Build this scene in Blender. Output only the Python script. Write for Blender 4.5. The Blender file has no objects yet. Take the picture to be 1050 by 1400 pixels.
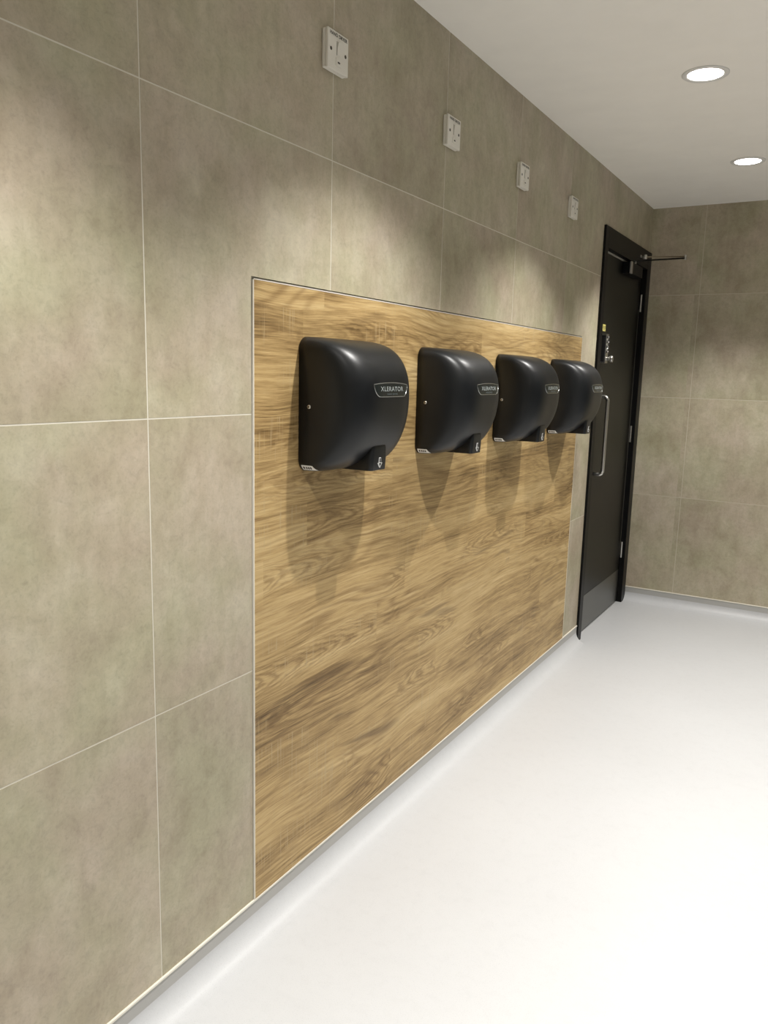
import bpy, bmesh, math, random
from mathutils import Vector, Matrix
random.seed(7)
scn = bpy.context.scene
COL = scn.collection
PI = math.pi

# ------------------------------------------------------------------ layout (metres; wall_left is the plane x = 0, floor z = 0)
ZB = 0.088                 # bottom edge of the tiling, top of the coved skirting
TP = 0.6045                # tile pitch
CEIL = 2.386
Y0, Y1, X1 = -2.1, 5.032, 3.9
V = [1.0725 + TP*k for k in range(-6, 5)] + [1.0725 + TP*5, 1.0725 + TP*6, 1.0725 + TP*7]
PANEL = (1.3745, 3.7845, ZB, 1.5844)          # y0, y1, z0, z1
DOOR = (4.030, 5.032, 0.0, 2.132)
LIGHT_X, LIGHT_Y = 0.608, [2.953, 4.140, 1.766, 0.579, -0.608]

# ------------------------------------------------------------------ node helpers
def new_mat(name):
    m = bpy.data.materials.new(name); m.use_nodes = True
    nt = m.node_tree
    return m, nt, nt.nodes, nt.links, nt.nodes['Principled BSDF']

def N(nt, kind, **kw):
    n = nt.nodes.new(kind)
    for k, v in kw.items():
        if k.startswith('i_'):
            n.inputs[k[2:].replace('_', ' ')].default_value = v
        else:
            setattr(n, k, v)
    return n

def math_(nt, op, a, b=None, clamp=False):
    n = nt.nodes.new('ShaderNodeMath'); n.operation = op; n.use_clamp = clamp
    for i, v in enumerate((a, b)):
        if v is None: continue
        if isinstance(v, (int, float)): n.inputs[i].default_value = v
        else: nt.links.new(v, n.inputs[i])
    return n.outputs[0]

def ramp(nt, fac, stops, interp='LINEAR'):
    n = nt.nodes.new('ShaderNodeValToRGB'); n.color_ramp.interpolation = interp
    el = n.color_ramp.elements
    while len(el) < len(stops): el.new(0.5)
    for e, (p, c) in zip(el, stops):
        e.position = p; e.color = (c[0], c[1], c[2], 1) if not isinstance(c, (int, float)) else (c, c, c, 1)
    nt.links.new(fac, n.inputs[0])
    return n.outputs[0]

def mix(nt, fac, a, b, blend='MIX'):
    n = nt.nodes.new('ShaderNodeMix'); n.data_type = 'RGBA'; n.blend_type = blend
    for sock, v in ((n.inputs[0], fac), (n.inputs[6], a), (n.inputs[7], b)):
        if isinstance(v, (int, float)): sock.default_value = v
        elif isinstance(v, tuple): sock.default_value = (v[0], v[1], v[2], 1)
        else: nt.links.new(v, sock)
    return n.outputs[2]

def vec(nt, x, y, z):
    n = nt.nodes.new('ShaderNodeCombineXYZ')
    for i, v in enumerate((x, y, z)):
        if isinstance(v, (int, float)): n.inputs[i].default_value = v
        else: nt.links.new(v, n.inputs[i])
    return n.outputs[0]

def noise(nt, v, scale, detail=4, rough=0.55, dist=0.0):
    n = nt.nodes.new('ShaderNodeTexNoise')
    n.inputs['Scale'].default_value = scale; n.inputs['Detail'].default_value = detail
    n.inputs['Roughness'].default_value = rough; n.inputs['Distortion'].default_value = dist
    if v is not None: nt.links.new(v, n.inputs['Vector'])
    return n.outputs['Fac']

def objco(nt):
    t = nt.nodes.new('ShaderNodeTexCoord'); s = nt.nodes.new('ShaderNodeSeparateXYZ')
    nt.links.new(t.outputs['Object'], s.inputs[0])
    return t.outputs['Object'], s.outputs[0], s.outputs[1], s.outputs[2]

def white(nt, v):
    n = nt.nodes.new('ShaderNodeTexWhiteNoise'); n.noise_dimensions = '3D'
    nt.links.new(v, n.inputs['Vector']); return n.outputs['Value']

def bump(nt, h, strength, dist, bsdf):
    b = nt.nodes.new('ShaderNodeBump'); b.inputs['Strength'].default_value = strength
    b.inputs['Distance'].default_value = dist
    nt.links.new(h, b.inputs['Height']); nt.links.new(b.outputs[0], bsdf.inputs['Normal'])

# ------------------------------------------------------------------ materials
def simple(name, col, rough=0.5, metal=0.0, spec=0.5, grain=0.0, gscale=300):
    m, nt, nodes, links, b = new_mat(name)
    b.inputs['Roughness'].default_value = rough; b.inputs['Metallic'].default_value = metal
    b.inputs['Specular IOR Level'].default_value = spec
    co = objco(nt)[0]
    f = noise(nt, co, 9, 3)
    links.new(mix(nt, ramp(nt, f, [(0.3, 0.0), (0.7, 1.0)]), tuple(c*0.985 for c in col), tuple(min(1, c*1.015) for c in col)), b.inputs['Base Color'])
    if grain: bump(nt, noise(nt, co, gscale, 2), grain, 0.001, b)
    return m

def tile_mat():
    m, nt, nodes, links, b = new_mat('cement_tile')
    co, x, y, z = objco(nt)
    u = math_(nt, 'ADD', x, y)
    # a different slice of the cement pattern for each tile
    tu = math_(nt, 'FLOOR', math_(nt, 'DIVIDE', math_(nt, 'SUBTRACT', u, V[0]), TP))
    tz = math_(nt, 'FLOOR', math_(nt, 'DIVIDE', math_(nt, 'SUBTRACT', z, ZB), 0.6))
    rnd = white(nt, vec(nt, tu, tz, 3.0))
    p = vec(nt, math_(nt, 'ADD', u, math_(nt, 'MULTIPLY', rnd, 40.0)), math_(nt, 'MULTIPLY', rnd, 17.0), z)
    big = noise(nt, p, 2.6, 5, 0.6, 0.3)
    mid = noise(nt, p, 9.0, 5, 0.62, 0.5)
    drift = noise(nt, p, 4.2, 3, 0.5, 0.2)
    fine = noise(nt, p, 170, 3, 0.6)
    sc = nt.nodes.new('ShaderNodeMapping'); sc.inputs['Scale'].default_value = (1, 1, 0.35)
    links.new(p, sc.inputs['Vector'])
    streak = noise(nt, sc.outputs[0], 26, 4, 0.6)
    tone = math_(nt, 'ADD', math_(nt, 'MULTIPLY', big, 0.45), math_(nt, 'MULTIPLY', mid, 0.33))
    tone = math_(nt, 'ADD', tone, math_(nt, 'MULTIPLY', streak, 0.22))
    c1 = ramp(nt, tone, [(0.35, (0.335, 0.290, 0.203)), (0.5, (0.430, 0.384, 0.283)), (0.65, (0.530, 0.486, 0.380))])
    hue = mix(nt, ramp(nt, drift, [(0.35, 0.0), (0.65, 1.0)]), (1.035, 0.985, 1.0), (0.972, 1.003, 0.925))
    grit = noise(nt, p, 52, 6, 0.72, 0.6)
    gv = ramp(nt, grit, [(0.34, 0.90), (0.5, 1.0), (0.66, 1.07)])
    c2 = mix(nt, 1.0, mix(nt, 1.0, c1, hue, 'MULTIPLY'), gv, 'MULTIPLY')
    speck = ramp(nt, fine, [(0.33, 0.92), (0.47, 1.0)])
    c3 = mix(nt, 1.0, c2, speck, 'MULTIPLY')
    pv = math_(nt, 'ADD', math_(nt, 'MULTIPLY', rnd, 0.08), 0.96)
    c4 = mix(nt, 1.0, c3, vec(nt, pv, pv, pv), 'MULTIPLY')
    links.new(c4, b.inputs['Base Color'])
    b.inputs['Roughness'].default_value = 0.48
    b.inputs['Specular IOR Level'].default_value = 0.5
    bump(nt, math_(nt, 'ADD', fine, math_(nt, 'MULTIPLY', streak, 0.6)), 0.10, 0.001, b)
    return m

def wood_mat():
    m, nt, nodes, links, b = new_mat('sawn_oak_laminate')
    co, x, y, z = objco(nt)
    wob = math_(nt, 'MULTIPLY', math_(nt, 'SUBTRACT', noise(nt, vec(nt, math_(nt, 'MULTIPLY', y, 0.9), 0.0, math_(nt, 'MULTIPLY', z, 2.0)), 1.0, 3), 0.5), 0.10)
    zz = math_(nt, 'ADD', z, wob)
    rowh = 0.118
    row = math_(nt, 'FLOOR', math_(nt, 'DIVIDE', zz, rowh))
    yo = math_(nt, 'ADD', y, math_(nt, 'MULTIPLY', white(nt, vec(nt, row, 1.0, 5.0)), 3.0))
    colm = math_(nt, 'FLOOR', math_(nt, 'DIVIDE', yo, 1.05))
    rnd = white(nt, vec(nt, row, colm, 2.0))
    rnd2 = white(nt, vec(nt, row, colm, 9.0))
    off = math_(nt, 'MULTIPLY', rnd, 30.0)
    # long soft figure running with the boards
    def P(sy, sz, o): return vec(nt, math_(nt, 'MULTIPLY', y, sy), off if o else 0.0, math_(nt, 'MULTIPLY', zz, sz))
    fig = noise(nt, P(0.75, 5.5, True), 1.0, 2, 0.45, 0.25)
    rings = math_(nt, 'SINE', math_(nt, 'MULTIPLY', math_(nt, 'ADD', fig, math_(nt, 'MULTIPLY', noise(nt, P(6, 40, False), 1.0, 3), 0.02)), 125.0))
    rings = math_(nt, 'ADD', math_(nt, 'MULTIPLY', rings, 0.5), 0.5)
    ringmask = ramp(nt, noise(nt, P(0.8, 3.0, True), 1.0, 2), [(0.42, 0.0), (0.62, 1.0)])
    band = noise(nt, P(0.55, 9.0, False), 1.0, 4, 0.6, 0.4)
    streak = noise(nt, P(3.4, 115.0, False), 1.0, 5, 0.72)
    fibre = noise(nt, P(11.0, 330.0, False), 1.0, 3, 0.65)
    # crowns: nested arches printed here and there along a board
    t = math_(nt, 'SUBTRACT', math_(nt, 'FRACT', math_(nt, 'DIVIDE', zz, rowh)), 0.5)
    t2 = math_(nt, 'MULTIPLY', t, t)
    sgn = math_(nt, 'SUBTRACT', math_(nt, 'MULTIPLY', math_(nt, 'GREATER_THAN', rnd, 0.5), 2.0), 1.0)
    ph = math_(nt, 'ADD', math_(nt, 'MULTIPLY', math_(nt, 'MULTIPLY', yo, 30.0), sgn), math_(nt, 'MULTIPLY', t2, 62.0))
    ph = math_(nt, 'ADD', ph, math_(nt, 'MULTIPLY', noise(nt, P(7.0, 26.0, True), 1.0, 4, 0.6), 9.0))
    ph = math_(nt, 'MULTIPLY', ph, 2.6)
    crown = math_(nt, 'POWER', math_(nt, 'ADD', math_(nt, 'MULTIPLY', math_(nt, 'SINE', ph), 0.5), 0.5), 1.6)
    win = math_(nt, 'SUBTRACT', 1.0, math_(nt, 'MULTIPLY', t2, 4.6), True)
    cmask = math_(nt, 'MULTIPLY', win, ramp(nt, noise(nt, vec(nt, math_(nt, 'MULTIPLY', y, 2.4), off, math_(nt, 'MULTIPLY', row, 3.7)), 1.0, 1), [(0.50, 0.0), (0.60, 1.0)]))
    tone = math_(nt, 'ADD', math_(nt, 'MULTIPLY', band, 0.40), math_(nt, 'MULTIPLY', streak, 0.38))
    tone = math_(nt, 'ADD', tone, math_(nt, 'MULTIPLY', fibre, 0.22))
    tone = math_(nt, 'ADD', tone, math_(nt, 'MULTIPLY', math_(nt, 'SUBTRACT', rnd2, 0.5), 0.05))
    base = ramp(nt, tone, [(0.35, (0.120, 0.074, 0.029)), (0.44, (0.310, 0.203, 0.083)), (0.51, (0.490, 0.338, 0.148)), (0.61, (0.650, 0.490, 0.250))])
    rdark = mix(nt, 1.0, base, (0.60, 0.55, 0.50), 'MULTIPLY')
    rf = math_(nt, 'MULTIPLY', math_(nt, 'POWER', rings, 2.2), math_(nt, 'MULTIPLY', ringmask, 0.85))
    c = mix(nt, rf, base, rdark)
    c = mix(nt, math_(nt, 'MULTIPLY', math_(nt, 'MULTIPLY', crown, cmask), 0.62), c, mix(nt, 1.0, base, (0.42, 0.36, 0.30), 'MULTIPLY'))
    # pale saw marks across the grain, in patches
    tick = noise(nt, vec(nt, math_(nt, 'MULTIPLY', y, 170.0), 4.0, math_(nt, 'MULTIPLY', z, 5.0)), 1.0, 2, 0.5)
    tickm = ramp(nt, noise(nt, P(3.0, 7.0, True), 1.0, 2), [(0.53, 0.0), (0.63, 1.0)])
    tf = math_(nt, 'MULTIPLY', ramp(nt, tick, [(0.55, 0.0), (0.66, 1.0)]), math_(nt, 'MULTIPLY', tickm, 0.6))
    c = mix(nt, tf, c, (0.47, 0.36, 0.20))
    # knots: dark cores where the boards show a crown
    kn = ramp(nt, noise(nt, P(1.7, 13.0, True), 1.0, 2, 0.5, 0.8), [(0.66, 0.0), (0.76, 1.0)])
    c = mix(nt, math_(nt, 'MULTIPLY', kn, 0.55), c, (0.10, 0.058, 0.026))
    links.new(c, b.inputs['Base Color'])
    b.inputs['Roughness'].default_value = 0.5
    b.inputs['Specular IOR Level'].default_value = 0.35
    bump(nt, math_(nt, 'ADD', fibre, streak), 0.12, 0.001, b)
    return m

def floor_mat():
    m, nt, nodes, links, b = new_mat('white_safety_vinyl')
    co = objco(nt)[0]
    f1 = noise(nt, co, 1.3, 4, 0.6); f2 = noise(nt, co, 420, 2, 0.5); f3 = noise(nt, co, 30, 4, 0.7)
    c = ramp(nt, f1, [(0.3, (0.560, 0.566, 0.575)), (0.7, (0.588, 0.596, 0.607))])
    c = mix(nt, 1.0, c, ramp(nt, f2, [(0.30, 0.88), (0.42, 1.0)]), 'MULTIPLY')
    c = mix(nt, 1.0, c, ramp(nt, f3, [(0.25, 0.96), (0.5, 1.0)]), 'MULTIPLY')
    links.new(c, b.inputs['Base Color'])
    b.inputs['Roughness'].default_value = 0.42; b.inputs['Specular IOR Level'].default_value = 0.5
    bump(nt, f2, 0.05, 0.001, b)
    return m

def dryer_mat():
    m, nt, nodes, links, b = new_mat('graphite_textured_paint')
    co = objco(nt)[0]
    f = noise(nt, co, 900, 2, 0.6); g = noise(nt, co, 14, 4, 0.6)
    links.new(mix(nt, ramp(nt, g, [(0.3, 0.0), (0.7, 1.0)]), (0.0050, 0.0060, 0.0072), (0.0068, 0.0080, 0.0094)), b.inputs['Base Color'])
    links.new(math_(nt, 'ADD', math_(nt, 'MULTIPLY', g, 0.05), 0.36), b.inputs['Roughness'])
    b.inputs['Specular IOR Level'].default_value = 0.42
    bump(nt, f, 0.10, 0.0006, b)
    return m

M = {}
M['tile'] = tile_mat()
M['grout'] = simple('pale_grout', (0.72, 0.69, 0.60), 0.8, spec=0.2)
M['grout_dark'] = simple('dull_grout', (0.58, 0.54, 0.43), 0.8, spec=0.2)
M['partition'] = simple('charcoal_partition', (0.10, 0.099, 0.095), 0.5)
M['wood'] = wood_mat()
M['floor'] = floor_mat()
M['cove'] = simple('shaded_upright_vinyl', (0.44, 0.435, 0.415), 0.5, spec=0.3)  # greyer copy of the floor vinyl, painting shade onto the upright face
M['strip'] = simple('cream_cap_strip', (0.80, 0.76, 0.66), 0.45)
M['ceiling'] = simple('white_emulsion', (0.93, 0.90, 0.84), 0.9, spec=0.1)
M['dryer'] = dryer_mat()
M['blackgloss'] = simple('black_gloss_badge', (0.012, 0.016, 0.016), 0.25)
M['blackmatt'] = simple('black_plastic', (0.012, 0.012, 0.012), 0.6)
M['chrome'] = simple('polished_chrome', (0.75, 0.75, 0.74), 0.16, metal=1.0)
M['steel'] = simple('satin_steel', (0.62, 0.61, 0.58), 0.3, metal=1.0, grain=0.05)
M['letter'] = simple('silver_lettering', (0.40, 0.44, 0.43), 0.45, metal=0.3)
M['dimletter'] = simple('dim_lettering', (0.11, 0.13, 0.13), 0.5)
M['white'] = simple('white_sticker', (0.82, 0.82, 0.80), 0.5)
M['plate'] = simple('white_moulded_plastic', (0.76, 0.73, 0.65), 0.38)
M['ink'] = simple('dark_print', (0.035, 0.030, 0.022), 0.6)
M['doorleaf'] = simple('charcoal_door_laminate', (0.0065, 0.0064, 0.0045), 0.42, spec=0.32)
M['frame'] = simple('black_satin_frame', (0.0025, 0.0025, 0.0025), 0.42, spec=0.2)
M['kick'] = simple('brushed_kick_plate', (0.20, 0.20, 0.19), 0.42, metal=1.0, grain=0.08)
M['bronze'] = simple('bronze_rod', (0.30, 0.25, 0.18), 0.4, metal=1.0)
M['lip'] = simple('grey_lipping', (0.16, 0.15, 0.12), 0.6)
M['lit_underside'] = simple('painted_lit_underside', (0.42, 0.40, 0.34), 0.6)  # bounce light under the door head, put into a pale colour
M['yellow'] = simple('yellow_sign', (0.62, 0.55, 0.16), 0.5)
M['lampring'] = simple('white_lamp_ring', (0.74, 0.73, 0.70), 0.4)

def glow_mat():
    m, nt, nodes, links, b = new_mat('lit_diffuser')
    b.inputs['Base Color'].default_value = (0.9, 0.9, 0.9, 1)
    b.inputs['Emission Color'].default_value = (1.0, 0.97, 0.92, 1)
    b.inputs['Emission Strength'].default_value = 9.0
    return m
M['glow'] = glow_mat()

# ------------------------------------------------------------------ mesh helpers
def link(name, bm, mats, parent=None, smooth=False, bevel=0.0, seg=2, angle=35, loc=None):
    bmesh.ops.recalc_face_normals(bm, faces=bm.faces)
    me = bpy.data.meshes.new(name); bm.to_mesh(me); bm.free()
    for mm in (mats if isinstance(mats, (list, tuple)) else [mats]): me.materials.append(mm)
    o = bpy.data.objects.new(name, me); COL.objects.link(o)
    if smooth:
        for p in me.polygons: p.use_smooth = True
    if bevel:
        md = o.modifiers.new('bevel', 'BEVEL'); md.width = bevel; md.segments = seg
        md.limit_method = 'ANGLE'; md.angle_limit = math.radians(angle)
    if parent: o.parent = parent
    if loc: o.location = loc
    return o

def box(bm, a, b, mi=0):
    (x0, y0, z0), (x1, y1, z1) = a, b
    v = [bm.verts.new(p) for p in ((x0,y0,z0),(x1,y0,z0),(x1,y1,z0),(x0,y1,z0),(x0,y0,z1),(x1,y0,z1),(x1,y1,z1),(x0,y1,z1))]
    fs = []
    for q in ((0,3,2,1),(4,5,6,7),(0,1,5,4),(1,2,6,5),(2,3,7,6),(3,0,4,7)):
        f = bm.faces.new([v[i] for i in q]); f.material_index = mi; fs.append(f)
    return fs

def boxobj(name, a, b, m, parent=None, bevel=0.0, seg=2):
    bm = bmesh.new(); box(bm, a, b)
    return link(name, bm, m, parent, bevel=bevel, seg=seg)

def tube(bm, pts, r, n=14, caps=True):
    pts = [Vector(p) for p in pts]; rings = []
    for i, p in enumerate(pts):
        t = (pts[min(i+1, len(pts)-1)] - pts[max(i-1, 0)]).normalized()
        up = Vector((0, 0, 1)) if abs(t.z) < 0.9 else Vector((0, 1, 0))
        a = t.cross(up).normalized(); b = t.cross(a).normalized()
        rings.append([bm.verts.new(p + (a*math.cos(2*PI*k/n) + b*math.sin(2*PI*k/n))*r) for k in range(n)])
    for i in range(len(rings)-1):
        for k in range(n):
            bm.faces.new((rings[i][k], rings[i][(k+1) % n], rings[i+1][(k+1) % n], rings[i+1][k]))
    if caps:
        bm.faces.new(rings[0][::-1]); bm.faces.new(rings[-1])

def lathe(bm, prof, axis='z', n=40, closed=False, origin=(0,0,0)):
    rings = []
    o = Vector(origin)
    for r, h in prof:
        ring = []
        for k in range(n):
            a = 2*PI*k/n; c, s = r*math.cos(a), r*math.sin(a)
            p = {'z': (c, s, h), 'x': (h, c, s), 'y': (c, h, s)}[axis]
            ring.append(bm.verts.new(o + Vector(p)))
        rings.append(ring)
    m = len(rings)
    for i in range(m if closed else m-1):
        A, B = rings[i], rings[(i+1) % m]
        for k in range(n): bm.faces.new((A[k], A[(k+1) % n], B[(k+1) % n], B[k]))
    return rings

def prism(bm, poly, x0, x1):
    """extrude a (y, z) polygon between x0 and x1"""
    A = [bm.verts.new((x0, y, z)) for y, z in poly]; B = [bm.verts.new((x1, y, z)) for y, z in poly]
    bm.faces.new(A); bm.faces.new(B[::-1]); n = len(poly)
    for i in range(n): bm.faces.new((A[i], A[(i+1) % n], B[(i+1) % n], B[i]))

def empty(name, loc=(0,0,0), parent=None):
    o = bpy.data.objects.new(name, None); COL.objects.link(o); o.location = loc; o.empty_display_size = 0.05
    if parent: o.parent = parent
    return o

def tag(o, label=None, cat=None, group=None, kind=None):
    if label: o['label'] = label
    if cat: o['category'] = cat
    if group: o['group'] = group
    if kind: o['kind'] = kind
    return o

def text_mesh(body, size, ax='CENTER', bold=0.0):
    cu = bpy.data.curves.new('lettering', 'FONT'); cu.body = body; cu.size = size
    cu.align_x = ax; cu.align_y = 'CENTER'; cu.resolution_u = 3
    cu.space_character = 1.12; cu.offset = bold
    o = bpy.data.objects.new('lettering', cu); COL.objects.link(o)
    dg = bpy.context.evaluated_depsgraph_get(); dg.update()
    me = bpy.data.meshes.new_from_object(o.evaluated_get(dg))
    bpy.data.objects.remove(o); bpy.data.curves.remove(cu)
    return me

# ------------------------------------------------------------------ the room shell
def rect_minus(r, h):
    """parts of rect r = (u0,u1,w0,w1) outside hole h"""
    u0, u1, w0, w1 = r; a0, a1, b0, b1 = h
    if a0 >= u1 or a1 <= u0 or b0 >= w1 or b1 <= w0: return [r]
    out = []
    if a0 > u0: out.append((u0, a0, w0, w1))
    if a1 < u1: out.append((a1, u1, w0, w1))
    m0, m1 = max(u0, a0), min(u1, a1)
    if b0 > w0: out.append((m0, m1, w0, b0))
    if b1 < w1: out.append((m0, m1, b1, w1))
    return out

def tiled_wall(name, axis, at, sign, u_lo, u_hi, seams, holes=(), tile_t=0.008, slab=0.10, gap=0.0014, open_holes=(), face='tile', joint='grout'):
    """tiles as real slabs standing 1.2 mm proud of the grout; axis 'x': wall plane x = at facing sign"""
    bm = bmesh.new()
    def put(u0, u1, w0, w1, d0, d1, mi):
        p0, p1 = at + sign*d0, at + sign*d1
        lo, hi = min(p0, p1), max(p0, p1)
        if axis == 'x': box(bm, (lo, u0, w0), (hi, u1, w1), mi)
        else: box(bm, (u0, lo, w0), (u1, hi, w1), mi)
    # backing with grout face
    back = [(u_lo, u_hi, 0.0, CEIL)]
    for h in open_holes:
        back = [q for r in back for q in rect_minus(r, h)]
    for r in back: put(*r, -slab, -tile_t if r in () else -0.0075, 1)
    grout = back
    for h in holes: grout = [q for r in grout for q in rect_minus(r, h)]
    for r in grout: put(r[0], r[1], max(r[2], ZB-0.01), r[3], -0.0076, -0.0004, 1)
    us = sorted(set([u_lo] + [s for s in seams if u_lo < s < u_hi] + [u_hi]))
    ws = [ZB, ZB+0.6, ZB+1.2, ZB+1.8, CEIL]
    for i in range(len(us)-1):
        for j in range(len(ws)-1):
            r = (us[i] + (gap if i else 0), us[i+1] - gap, ws[j] + gap, ws[j+1] - (gap if j < 3 else 0))
            rs = [r]
            for h in list(holes) + list(open_holes): rs = [q for t in rs for q in rect_minus(t, h)]
            for q in rs: put(*q, -0.0075, 0.0, 0)
    for h in holes:                            # packing behind a panel, flush with the tile faces
        put(h[0]+0.0021, h[1]-0.0021, h[2]+0.001, h[3]-0.0048, -0.0076, 0.0, 1)
    return tag(link(name, bm, [M[face], M[joint]]), kind='structure')

wall_left = tiled_wall('wall_left', 'x', 0.0, 1, Y0, Y1 + 0.1, V, holes=[(PANEL[0], PANEL[1], PANEL[2], PANEL[3])], open_holes=[DOOR])
XB = [0.2997 - TP + TP*k for k in range(0, 7)]
wall_back = tiled_wall('wall_back', 'y', Y1, -1, 0.0, X1, XB, joint='grout_dark')
wall_right = tiled_wall('wall_right', 'x', X1, -1, Y0, Y1, V, face='partition', joint='partition')
wall_rear = tiled_wall('wall_rear', 'y', Y0, 1, 0.0, X1, XB)

tag(boxobj('floor', (-0.12, Y0-0.1, -0.1), (X1+0.1, Y1+0.1, 0.0), M['floor']), kind='structure')
tag(boxobj('ceiling', (-0.12, Y0-0.1, CEIL), (X1+0.1, Y1+0.1, CEIL+0.1), M['ceiling']), kind='structure')

def cove(name, plane, lo, hi):
    """coved vinyl skirting: upright face, then a 40 mm radius sweeping into the floor"""
    R, t, H = 0.052, 0.0022, ZB
    prof = [(-0.001, H), (t, H), (t, R)]
    for k in range(1, 17):
        a = PI/2*k/16; prof.append((t + R*(1-math.cos(a)), R*(1-math.sin(a))))
    prof += [(t + R, -0.001), (-0.001, -0.001)]
    bm = bmesh.new()
    def pt(d, z, u):
        if plane == 'left': return (d, u, z)
        if plane == 'right': return (X1 - d, u, z)
        if plane == 'back': return (u, Y1 - d, z)
        return (u, Y0 + d, z)
    def sweep(pr, smooth, mi=0):
        A = [bm.verts.new(pt(d, z, lo)) for d, z in pr]; B = [bm.verts.new(pt(d, z, hi)) for d, z in pr]
        for i in range(len(pr)-1):
            f = bm.faces.new((A[i], A[i+1], B[i+1], B[i])); f.smooth = smooth; f.material_index = mi
    sweep(prof[:3], False, 1); sweep(prof[2:-2], True); sweep(prof[-3:] + prof[:1], False)
    bm.faces.new([bm.verts.new(pt(d, z, lo)) for d, z in prof]); bm.faces.new([bm.verts.new(pt(d, z, hi)) for d, z in reversed(prof)])
    return tag(link(name, bm, [M['floor'], M['cove']]), kind='structure')
cove('baseboard_left', 'left', Y0, DOOR[0])
cove('baseboard_back', 'back', 0.0, X1)
cove('baseboard_right', 'right', Y0, Y1)
cove('baseboard_rear', 'rear', 0.0, X1)
# the pale cap strip along the top of the coving
tag(boxobj('trim_1', (-0.001, Y0, ZB-0.0035), (0.0045, DOOR[0], ZB+0.0025), M['strip'], bevel=0.001), kind='structure')
tag(boxobj('trim_2', (0.0, Y1-0.0045, ZB-0.0035), (X1, Y1+0.001, ZB+0.0025), M['strip'], bevel=0.001), kind='structure')

# ------------------------------------------------------------------ wood panel let into the tiling
py0, py1, pz0, pz1 = PANEL
GR = 0.0020                                   # open joint between the tiles and the panel
panel = boxobj('wood_panel', (0.0003, py0+GR, pz0+0.0030), (0.0034, py1-GR, pz1-0.0045), M['wood'])
tag(panel, 'large golden brown wood-grain panel let into the beige tiled wall behind the hand dryers', 'wall panel')
bm = bmesh.new()
box(bm, (0.0003, py0+GR-0.0002, pz0+0.003), (0.0042, py0+GR+0.0022, pz1-0.0045))
box(bm, (0.0003, py1-GR-0.0022, pz0+0.003), (0.0042, py1-GR+0.0002, pz1-0.0045))
box(bm, (0.0003, py0+GR-0.0002, pz1-0.0062), (0.0042, py1-GR+0.0002, pz1-0.0043))
tag(link('edge_trim', bm, M['strip'], panel), 'thin cream edge strip around the wood panel')

# ------------------------------------------------------------------ hand dryers
W2, DEP, HT, NS = 0.150, 0.171, 0.322, 4.1
ZMID, UP, LOW, DMIN = 0.178, 0.144, 0.178, 0.030       # heights above the dryer's bottom edge
RC = 0.030
def d_of(z):
    s = z - ZMID
    if s >= 0:
        q = min(1, s/UP); return max(0.002, DEP*(1 - q**2.55)**(1/2.55))
    q = min(1, -s/LOW); return DMIN + (DEP-DMIN)*(1 - q**2.05)**(1/2.05)
def w_of(z):
    e = min(z, HT - z)
    if e >= RC: return W2
    return W2 - RC + math.sqrt(max(0, RC*RC - (RC-e)**2))
def X_of(y, z):
    d, w = d_of(z), w_of(z); q = min(1, abs(y)/w)
    return d*(1 - q**NS)**(1/NS)
def Y_of(x, z, sgn=-1):
    d, w = d_of(z), w_of(z); q = min(1, x/d)
    return sgn*w*(1 - q**NS)**(1/NS)
def cover_bm():
    bm = bmesh.new(); rings = []
    zs = []
    for k in range(0, 41):
        a = PI/2*k/40; zs.append(ZMID - LOW*math.cos(a))
    for k in range(1, 45):
        a = PI/2*k/44; zs.append(ZMID + UP*math.sin(a)**(0.75))
    n = 72
    for z in zs:
        d, w = d_of(z), w_of(z); ring = []
        for k in range(n+1):
            a = -PI/2 + PI*k/n; c, s = max(0, math.cos(a)), math.sin(a)
            ring.append(bm.verts.new((0.002 + d*c**(2/NS), w*math.copysign(abs(s)**(2/NS), s), z)))
        rings.append(ring)
    for i in range(len(rings)-1):
        for k in range(n):
            bm.faces.new((rings[i][k], rings[i][k+1], rings[i+1][k+1], rings[i+1][k]))
    for i in (0, len(rings)-1): bm.faces.new(rings[i])
    bm.faces.new([r[0] for r in rings] + [r[-1] for r in reversed(rings)])
    return bm

BADGE = []
def badge_outline():
    """shield outline in (y, z) about the badge centre, viewed from the front (+y is to the right here)"""
    pts = []
    hw, top, bot = 0.080, 0.0125, -0.0165
    for k in range(13):                                       # bowed top edge
        t = -1 + 2*k/12; pts.append((t*hw, top + 0.0045*(1 - t*t)))
    for k in range(1, 9):                                      # right side curling in to the bottom
        a = k/8; pts.append((hw - 0.026*(a**1.6), top - (top-bot)*math.sin(a*PI/2)**1.0))
    for k in range(0, 9):
        a = 1 - k/8; pts.append((-hw + 0.026*(a**1.6), top - (top-bot)*math.sin(a*PI/2)**1.0))
    out = []
    for p in pts:
        if not out or math.dist(out[-1], p) > 1e-4: out.append(p)
    if math.dist(out[0], out[-1]) < 1e-4: out.pop()
    return out
BZ = 0.201                                                    # badge centre height on the dryer
def on_cover(y, z, lift=0.0):
    e = 1e-3
    nx = Vector((1, -(X_of(y+e, z)-X_of(y-e, z))/(2*e), -(X_of(y, z+e)-X_of(y, z-e))/(2*e))).normalized()
    return Vector((0.002 + X_of(y, z), y, z)) + nx*lift

def fit(me, wd, ht):
    xs = [v.co.x for v in me.vertices]; ys = [v.co.y for v in me.vertices]
    cx, cy = (min(xs)+max(xs))/2, (min(ys)+max(ys))/2
    for v in me.vertices:
        v.co.x = (v.co.x-cx)*wd/(max(xs)-min(xs)); v.co.y = (v.co.y-cy)*ht/(max(ys)-min(ys))

def wrap(me, y0, z0, lift):
    for v in me.vertices:
        v.co = on_cover(y0 + v.co.x, z0 + v.co.y, lift)

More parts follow.
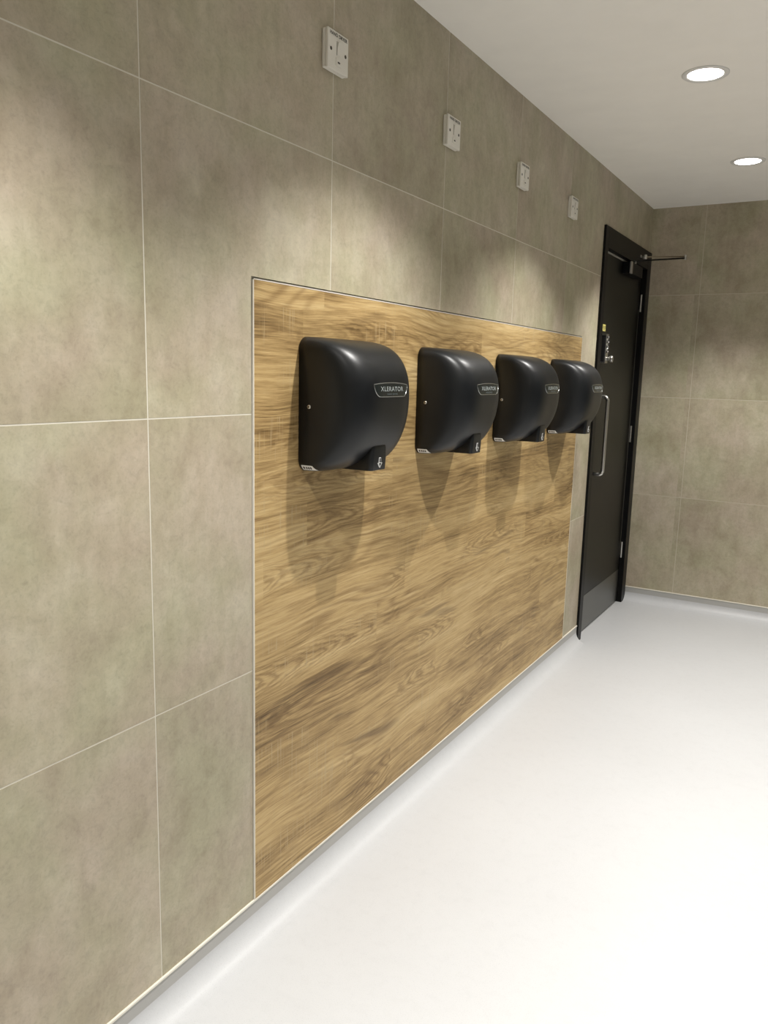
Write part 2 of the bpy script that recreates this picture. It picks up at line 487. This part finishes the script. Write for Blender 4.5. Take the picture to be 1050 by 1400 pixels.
def patch(outline, lift, cuts=10):
    """a polygon in (y,z) pasted on the cover, subdivided so that it follows the curve"""
    bm = bmesh.new()
    f = bm.faces.new([bm.verts.new((p[0], p[1], 0)) for p in outline])
    ys = [p[0] for p in outline]
    for k in range(1, cuts):
        yy = min(ys) + (max(ys)-min(ys))*k/cuts
        bmesh.ops.bisect_plane(bm, geom=bm.verts[:]+bm.edges[:]+bm.faces[:], plane_co=(yy, 0, 0), plane_no=(1, 0, 0))
    zs = [p[1] for p in outline]
    for k in range(1, 3):
        zz = min(zs) + (max(zs)-min(zs))*k/3
        bmesh.ops.bisect_plane(bm, geom=bm.verts[:]+bm.edges[:]+bm.faces[:], plane_co=(0, zz, 0), plane_no=(0, 1, 0))
    ret = bmesh.ops.extrude_face_region(bm, geom=bm.faces[:])
    top = [v for v in ret['geom'] if isinstance(v, bmesh.types.BMVert)]
    tops = set(top)
    for v in bm.verts:
        v.co = on_cover(v.co.x, v.co.y, lift if v in tops else -0.001)
    return bm

def side_patch(x0, x1, z0, z1, lift, slant=0.0, n=8, m=4):
    bm = bmesh.new(); g = []
    for j in range(m+1):
        z = z0 + (z1-z0)*j/m; row = []
        for i in range(n+1):
            sl = slant*(1 - j/m)
            x = x0 + (x1 + sl - x0)*i/n
            x = min(x, d_of(z)*0.985)
            e = 5e-4
            yv = Y_of(x, z)
            dx = (Y_of(min(x+e, d_of(z)), z) - Y_of(max(x-e, 0), z))/(2*e); dz = (Y_of(x, z+e) - Y_of(x, max(z-e, 1e-4)))/(2*e)
            nn = Vector((dx, -1, dz)).normalized()
            row.append(bm.verts.new(Vector((0.002 + x, yv, z)) + nn*lift))
        g.append(row)
    for j in range(m):
        for i in range(n): bm.faces.new((g[j][i], g[j][i+1], g[j+1][i+1], g[j+1][i]))
    return bm

def arrow(s):
    return [(-0.34*s, 1.0*s), (0.34*s, 1.0*s), (0.34*s, -0.05*s), (0.78*s, -0.05*s), (0, -1.0*s), (-0.78*s, -0.05*s), (-0.34*s, -0.05*s)]

def make_dryer():
    root = empty('hand_dryer')
    bpl = bmesh.new()
    out = []
    for (cy, cz, a0) in ((W2-0.034, HT-0.034, 0), (-(W2-0.034), HT-0.034, 90), (-(W2-0.034), 0.034, 180), (W2-0.034, 0.034, 270)):
        for k in range(7):
            a = math.radians(a0 + 15*k); out.append((cy + 0.029*math.cos(a), cz + 0.029*math.sin(a)))
    prism(bpl, out, 0.0, 0.004)
    link('wall_plate', bpl, M['blackmatt'], root)
    cov = link('cover', cover_bm(), M['dryer'], root, smooth=True)
    # nozzle: a block dropping straight down out of the curved underside
    nz = bmesh.new()
    hw = 0.037
    ring = []
    for z, xf, w in ((0.0015, 0.140, hw), (0.030, 0.142, hw), (0.058, 0.143, hw-0.002), (0.078, 0.138, hw-0.008), (0.094, 0.118, hw-0.018)):
        r = 0.010; pts = [(0.020, -w)]
        for k in range(7):
            a = -PI/2 + PI/2*k/6; pts.append((xf - r + r*math.cos(a), -w + r + r*math.sin(a)))
        for k in range(7):
            a = PI/2*k/6; pts.append((xf - r + r*math.cos(a), w - r + r*math.sin(a)))
        pts.append((0.020, w))
        ring.append([nz.verts.new((x, y, z)) for x, y in pts])
    for i in range(len(ring)-1):
        n = len(ring[i])
        for k in range(n): nz.faces.new((ring[i][k], ring[i][(k+1) % n], ring[i+1][(k+1) % n], ring[i+1][k]))
    nz.faces.new(ring[0]); nz.faces.new(ring[-1])
    noz = link('nozzle', nz, M['dryer'], root, smooth=True, bevel=0.002, angle=50)
    op = bmesh.new(); box(op, (0.075, -0.024, 0.0005), (0.125, 0.024, 0.003))
    link('outlet', op, M['blackmatt'], noz)
    # arrow sticker on the nozzle front: white outline, dark inside
    a1 = bmesh.new(); prism(a1, [(y, z+0.0205) for y, z in arrow(0.0128)], 0.1405, 0.1434)
    st = tag(link('arrow_sticker', a1, M['white'], noz), 'white down arrow sticker with dark centre')
    a2 = bmesh.new()
    prism(a2, [(y, z+0.0205) for y, z in [(-0.0029, 0.0112), (0.0029, 0.0112), (0.0029, 0.0005), (-0.0029, 0.0005)]], 0.1425, 0.1438)
    prism(a2, [(y, z+0.0198) for y, z in [(-0.0064, -0.0005), (0.0064, -0.0005), (0, -0.0090)]], 0.1425, 0.1438)
    link('arrow_centre', a2, M['blackmatt'], st)
    # badge
    bo = badge_outline()
    bd = tag(link('badge', patch([(y, z+BZ) for y, z in bo], 0.0006, 14), M['blackgloss'], root), 'black shield badge with silver letters')
    rim = bmesh.new()
    loop = [on_cover(y, z+BZ, 0.0008) for y, z in bo]; loop.append(loop[0])
    tube(rim, loop, 0.0011, 8, caps=False)
    link('badge_rim', rim, M['chrome_dark'], bd, smooth=True)
    for body, wd, ht, dz, mm, lift in (('XLERATOR', 0.108, 0.0112, 0.0022, 'letter', 0.0012), ('HAND DRYER', 0.050, 0.0042, -0.0100, 'dimletter', 0.0012)):
        me = text_mesh(body, 1.0, bold=0.012); me.name = 'lettering'; fit(me, wd, ht)
        wrap(me, 0, BZ+dz, lift); me.materials.clear(); me.materials.append(M[mm])
        o = bpy.data.objects.new('lettering', me); COL.objects.link(o); o.parent = bd
    # fixing screw on the side, rating label on the lower corner
    for sg in (-1, 1):
        sc = bmesh.new()
        yv = Y_of(0.030, 0.157, sg)
        lathe(sc, [(0.0001, sg*0.0018), (0.0030, sg*0.0018), (0.0046, sg*0.0013), (0.0050, -sg*0.0010)], 'y', 20, origin=(0.032, yv, 0.157))
        sw = link('screw', sc, M['steel'], root, smooth=True)
        sk = bmesh.new(); lathe(sk, [(0.0001, sg*0.0021), (0.0022, sg*0.0021), (0.0022, sg*0.0012)], 'y', 6, origin=(0.032, yv, 0.157))
        link('socket', sk, M['blackmatt'], sw)
    lab = tag(link('rating_label', side_patch(0.006, 0.038, 0.0045, 0.0165, 0.0007, slant=0.006), M['white'], root), 'small white label with dark print')
    lp = bmesh.new()
    for x0, x1 in ((0.010, 0.015), (0.018, 0.022), (0.024, 0.028), (0.030, 0.034)):
        t = side_patch(x0, x1, 0.0075, 0.0130, 0.0011, n=3, m=2)
        me = bpy.data.meshes.new('t'); t.to_mesh(me); t.free(); lp.from_mesh(me); bpy.data.meshes.remove(me)
    link('print', lp, M['ink'], lab)
    return root

M['chrome_dark'] = simple('smoked_chrome', (0.50, 0.52, 0.51), 0.22, metal=1.0)

def copy_tree(o, parent=None):
    c = o.copy(); COL.objects.link(c)
    if parent: c.parent = parent
    for ch in list(o.children): copy_tree(ch, c)
    return c

DRY_Z = 1.157 - 0.012
dryer_labels = ['black hand dryer nearest the camera, with readable silver badge lettering',
                'black hand dryer second from the camera, next to the nearest one',
                'black hand dryer third along the wood panel, second from the door',
                'black hand dryer farthest away, beside the black door']
proto = make_dryer()
for i, yc in enumerate((1.6915, 2.2865, 2.8895, 3.4920)):
    o = proto if i == 0 else copy_tree(proto)
    o.location = (0.0036, yc, DRY_Z)
    tag(o, dryer_labels[i], 'hand dryer', 'black hand dryers along the wood panel')

# ------------------------------------------------------------------ fused switch plates
def make_switch():
    root = empty('fused_switch')
    link('back_box', (lambda b: (box(b, (0.0, -0.0425, -0.0425), (0.0095, 0.0425, 0.0425)), b)[1])(bmesh.new()), M['plate'], root, bevel=0.003, seg=3)
    fp = link('face_plate', (lambda b: (box(b, (0.0100, -0.043, -0.043), (0.0180, 0.043, 0.043)), b)[1])(bmesh.new()), M['plate'], root, bevel=0.0025, seg=3)
    F = 0.018
    rk = bmesh.new()
    box(rk, (F-0.001, -0.0085, -0.010), (F+0.0006, 0.0085, 0.023))
    rks = link('rocker_surround', rk, M['plate'], root, bevel=0.0005)
    rb = bmesh.new()
    v = [(F, -0.0062), (F+0.0035, -0.0062)]
    A = [rb.verts.new(p) for p in ((F, -0.006, -0.007), (F+0.0015, -0.006, -0.007), (F+0.0022, -0.006, 0.006), (F+0.0055, -0.006, 0.020), (F, -0.006, 0.020))]
    B = [rb.verts.new((p.co.x, 0.006, p.co.z)) for p in A]
    rb.faces.new(A); rb.faces.new(B[::-1])
    for k in range(5): rb.faces.new((A[k], A[(k+1) % 5], B[(k+1) % 5], B[k]))
    link('rocker', rb, M['plate'], root, bevel=0.0004)
    gp = bmesh.new(); box(gp, (F, -0.0080, -0.0085), (F+0.0010, -0.0062, 0.0215))
    link('rocker_gap', gp, M['shade'], rks)
    fc = bmesh.new(); box(fc, (F-0.001, -0.011, -0.031), (F+0.0018, 0.011, -0.0135))
    f = link('fuse_carrier', fc, M['plate'], root, bevel=0.0006)
    sl = bmesh.new(); box(sl, (F+0.001, -0.0045, -0.0250), (F+0.0023, 0.0045, -0.0215))
    link('slot', sl, M['ink'], f)
    for sy in (-1, 1):
        sc = bmesh.new(); lathe(sc, [(0.0001, F+0.0006), (0.0030, F+0.0006), (0.0042, F+0.0002), (0.0042, F-0.002)], 'x', 18, origin=(0, sy*0.0302, 0.0))
        link('screw', sc, M['screwdark'], root, smooth=True)
    me = text_mesh('HAND DRYER', 0.0105, bold=0.0003)
    for v in me.vertices: v.co = Vector((F+0.0004, v.co.x, v.co.y + 0.0340))
    me.materials.clear(); me.materials.append(M['ink'])
    o = bpy.data.objects.new('lettering', me); COL.objects.link(o); o.parent = root
    return root
M['shade'] = simple('grey_recess', (0.22, 0.20, 0.16), 0.6)
M['screwdark'] = simple('tarnished_screw', (0.07, 0.06, 0.045), 0.45, metal=0.6)
sw_labels = ['white fused switch plate high on the tiles above the nearest hand dryer',
             'white fused switch plate above the second hand dryer from the camera',
             'white fused switch plate above the third hand dryer from the camera',
             'white fused switch plate closest to the door, above the farthest hand dryer']
sp = make_switch()
for i, (yc, zc) in enumerate(((1.670, 2.124), (2.300, 2.109), (2.899, 2.112), (3.502, 2.112))):
    o = sp if i == 0 else copy_tree(sp)
    o.location = (0, yc, zc)
    tag(o, sw_labels[i], 'switch', 'white fused switches above the dryers')

# ------------------------------------------------------------------ the door
FX, LX = 0.012, -0.020
door = tag(empty('door_1', (0, 4.53, 0)), kind='structure')
def dpart(name, bm, m, parent=None, **kw):
    for v in bm.verts: v.co.y -= 4.53
    return link(name, bm, m, parent or door, **kw)
fb = bmesh.new()
box(fb, (-0.11, 4.030, 0), (FX, 4.086, 2.132)); box(fb, (-0.11, 4.945, 0), (FX, 5.031, 2.132)); box(fb, (-0.11, 4.086, 2.030), (FX, 4.945, 2.132))
box(fb, (-0.11, 4.086, 0), (-0.068, 4.100, 2.030)); box(fb, (-0.11, 4.931, 0), (-0.068, 4.945, 2.030)); box(fb, (-0.11, 4.086, 0.0), (-0.100, 4.945, 2.030))
frame = dpart('door_frame', fb, M['frame'], bevel=0.0012)
lb = bmesh.new(); box(lb, (-0.064, 4.089, 0.008), (LX, 4.942, 2.022))
leaf = dpart('door_leaf', lb, M['doorleaf'], bevel=0.0015)
sb = bmesh.new(); box(sb, (-0.060, 4.089, 2.0225), (LX+0.006, 4.60, 2.0285))  # added pale strip, stands in for the head's underside lit from the floor
tag(dpart('head_lit_strip', sb, M['lit_underside'], frame), 'pale strip painted as the bounce-lit underside of the door head')
kb = bmesh.new(); box(kb, (LX, 4.100, 0.010), (LX+0.0016, 4.935, 0.212))
tag(dpart('kick_plate', kb, M['kick'], leaf, bevel=0.0005), 'brushed grey metal kick plate')
# pull handle: a bent bar
hy, hx = 4.200, 0.033
z0, z1, rr = 0.885, 1.297, 0.022
pts = [(LX, hy, z0)]
for k in range(9):
    a = PI/2*k/8; pts.append((hx - rr + rr*math.sin(a), hy, z0 + rr - rr*math.cos(a)))
for k in range(9):
    a = PI/2*k/8; pts.append((hx - rr + rr*math.cos(a), hy, z1 - rr + rr*math.sin(a)))
pts.append((LX, hy, z1))
hb = bmesh.new(); tube(hb, pts, 0.0095, 18)
hd = tag(dpart('pull_handle', hb, M['steel'], smooth=True), 'satin steel bar pull handle')
# mechanical push-button lock
kp = bmesh.new(); box(kp, (LX, 4.186, 1.472), (0.004, 4.232, 1.616))
lock = tag(dpart('keypad_lock', kp, M['blackmatt'], bevel=0.003, seg=3), 'push button keypad lock with silver face and turn knob')
kf = bmesh.new(); box(kf, (0.003, 4.187, 1.473), (0.008, 4.231, 1.615)); box(kf, (LX, 4.184, 1.611), (0.008, 4.231, 1.618)); box(kf, (LX, 4.184, 1.470), (0.008, 4.231, 1.476))
dpart('lock_face', kf, M['steel'], lock, bevel=0.001)
for r in range(7):
    for c in range(2):
        bb = bmesh.new(); lathe(bb, [(0.0001, 0.0125), (0.0036, 0.0125), (0.0046, 0.0105), (0.0046, 0.007)], 'x', 14, origin=(0, 4.199 + 0.020*c, 1.602 - 0.0125*r))
        dpart('button', bb, M['chrome'] if (r+c) % 2 else M['blackmatt'], lock, smooth=True)
kn = bmesh.new(); lathe(kn, [(0.0001, 0.042), (0.012, 0.042), (0.0165, 0.037), (0.0165, 0.029), (0.010, 0.022), (0.010, 0.007)], 'x', 24, origin=(0, 4.209, 1.492))
box(kn, (0.030, 4.205, 1.474), (0.042, 4.213, 1.506))
dpart('turn_knob', kn, M['steel'], lock, smooth=False, bevel=0.0008)
sg = bmesh.new(); box(sg, (LX, 4.196, 1.634), (LX+0.0012, 4.248, 1.668))
sign = tag(dpart('door_sign', sg, M['yellow']), 'small yellow sign with dark marks')
sm = bmesh.new()
for a, b_, c, d in ((4.200, 4.244, 1.6495, 1.6525), (4.200, 4.216, 1.6560, 1.6590), (4.226, 4.244, 1.6560, 1.6590), (4.212, 4.217, 1.6375, 1.6470), (4.228, 4.233, 1.6375, 1.6470)):
    box(sm, (LX+0.001, a, c), (LX+0.0016, b_, d))
dpart('sign_print', sm, M['ink'], sign)
for zc in (1.837, 1.062, 0.338):
    hg = bmesh.new()
    for k in range(5):
        lathe(hg, [(0.0001, zc-0.050+0.020*k+0.0004), (0.0054, zc-0.050+0.020*k+0.0004), (0.0054, zc-0.050+0.020*(k+1)-0.0004), (0.0001, zc-0.050+0.020*(k+1)-0.0004)], 'z', 16, origin=(LX+0.009, 4.9425, 0))
    tag(dpart('hinge', hg, M['steel']), 'steel butt hinge')
ed = bmesh.new(); box(ed, (LX-0.020, 4.9422, 0.30), (LX+0.0006, 4.9440, 1.80))
dpart('edge_lipping', ed, M['lip'], leaf)
# overhead closer: body on the leaf, two-piece arm out to its elbow
clo = empty('door_closer', (0, 0, 0), door)
cb = bmesh.new(); box(cb, (LX, 4.497, 1.957), (0.0285, 4.760, 2.018))
dpart('closer_body', cb, M['frame'], clo, bevel=0.003, seg=3)
ce = bmesh.new(); box(ce, (0.020, 4.496, 1.956), (0.0295, 4.530, 2.019))
tag(dpart('end_cap', ce, M['steel'], clo, bevel=0.0015), 'silver end cap')
sp_ = bmesh.new(); lathe(sp_, [(0.0001, 2.0385), (0.010, 2.0385), (0.011, 2.034), (0.011, 2.016)], 'z', 20, origin=(0.004, 4.655, 0))
dpart('spindle', sp_, M['steel'], clo, smooth=True)
elb = Vector((0.226, 4.905, 2.084))
ar = bmesh.new(); tube(ar, [(0.004, 4.655, 2.036), (0.030, 4.690, 2.046), (elb.x, elb.y, elb.z-0.005)], 0.0045, 10)
dpart('main_arm', ar, M['frame'], clo, smooth=True)
fo = bmesh.new(); tube(fo, [(0.016, 4.800, 2.081), (0.05, 4.815, 2.082), (elb.x, elb.y, elb.z+0.004)], 0.0036, 10)
dpart('forearm', fo, M['bronze'], clo, smooth=True)
el = bmesh.new(); lathe(el, [(0.0001, 0.013), (0.007, 0.013), (0.008, 0.010), (0.008, -0.010), (0.007, -0.013), (0.0001, -0.013)], 'z', 18, origin=elb)
dpart('elbow_joint', el, M['steel'], clo, smooth=True)
sh = bmesh.new(); box(sh, (FX, 4.745, 2.072), (FX+0.004, 4.822, 2.086)); 
lathe(sh, [(0.0001, 0.014), (0.009, 0.014), (0.011, 0.008), (0.011, -0.010), (0.0001, -0.012)], 'z', 18, origin=(FX+0.016, 4.797, 2.079))
dpart('arm_shoe', sh, M['steel'], clo, bevel=0.001)

# ------------------------------------------------------------------ recessed ceiling lights
def make_light():
    root = empty('ceiling_downlight')
    rb = bmesh.new()
    lathe(rb, [(0.0745, 0.0), (0.0740, -0.0025), (0.0715, -0.0042), (0.0620, -0.0042), (0.0570, -0.0030), (0.0550, 0.0)], 'z', 56, closed=True)
    link('trim_ring', rb, M['lampring'], root, smooth=True)
    db = bmesh.new(); r = lathe(db, [(0.0560, -0.0003), (0.0558, -0.0024), (0.0001, -0.0028)], 'z', 56)
    link('diffuser', db, M['glow'], root, smooth=True)
    ld = bpy.data.lights.new('lamp', 'SPOT')
    ld.energy = LAMP_W; ld.spot_size = math.radians(SPOT_DEG); ld.spot_blend = SPOT_BLEND
    ld.shadow_soft_size = 0.020; ld.color = (1.0, 0.977, 0.94)
    lo = bpy.data.objects.new('lamp', ld); COL.objects.link(lo); lo.parent = root; lo.location = (0, 0, -0.045)
    return root
LAMP_W, SPOT_DEG, SPOT_BLEND = 74.0, 107.0, 0.58
light_labels = {0: 'round recessed ceiling light nearer the camera, lit white', 1: 'round recessed ceiling light farther away, nearer the door and the back wall'}
lp = make_light(); first = True
spots = [(LIGHT_X, y) for y in LIGHT_Y] + [(2.15, y) for y in (2.953, 4.140, 1.766, 0.579, -0.608)]  # the row away from the dryer wall is unseen, added as fill light
for i, (x, y) in enumerate(spots):
    o = lp if i == 0 else copy_tree(lp)
    o.location = (x, y, CEIL)
    side = 'in the dryer wall row' if i < 5 else 'in the added unseen fill row'
    place = {2.953: 'level with the third hand dryer', 4.140: 'level with the door', 1.766: 'level with the nearest hand dryer', 0.579: 'just ahead of the camera', -0.608: 'behind the camera'}[y]
    tag(o, light_labels.get(i, 'round ceiling light %s, %s' % (place, side)), 'ceiling light', 'recessed ceiling lights')

# ------------------------------------------------------------------ world, camera, view
w = bpy.data.worlds.new('world'); scn.world = w; w.use_nodes = True
w.node_tree.nodes['Background'].inputs[0].default_value = (0.02, 0.02, 0.02, 1)

cam = bpy.data.cameras.new('camera'); co = bpy.data.objects.new('camera', cam); COL.objects.link(co)
R = Vector((0.86036928, 0.50902708, 0.02561493)); U = Vector((-0.10906656, 0.13478764, 0.98485368)); F = Vector((-0.49786462, 0.85013159, -0.17148498))
mt = Matrix((R, U, -F)).transposed().to_4x4(); mt.translation = Vector((1.1525, 0.0, 1.39507 - 0.012))
co.matrix_world = mt
cam.sensor_fit = 'VERTICAL'; cam.sensor_height = 36.0; cam.sensor_width = 27.0
cam.lens = 1081.8/1400*36.0
cam.clip_start = 0.02
scn.camera = co
scn.view_settings.view_transform = 'Standard'; scn.view_settings.look = 'None'
scn.view_settings.gamma = 1.0; scn.view_settings.exposure = 0.0
scn.view_settings.use_curve_mapping = False
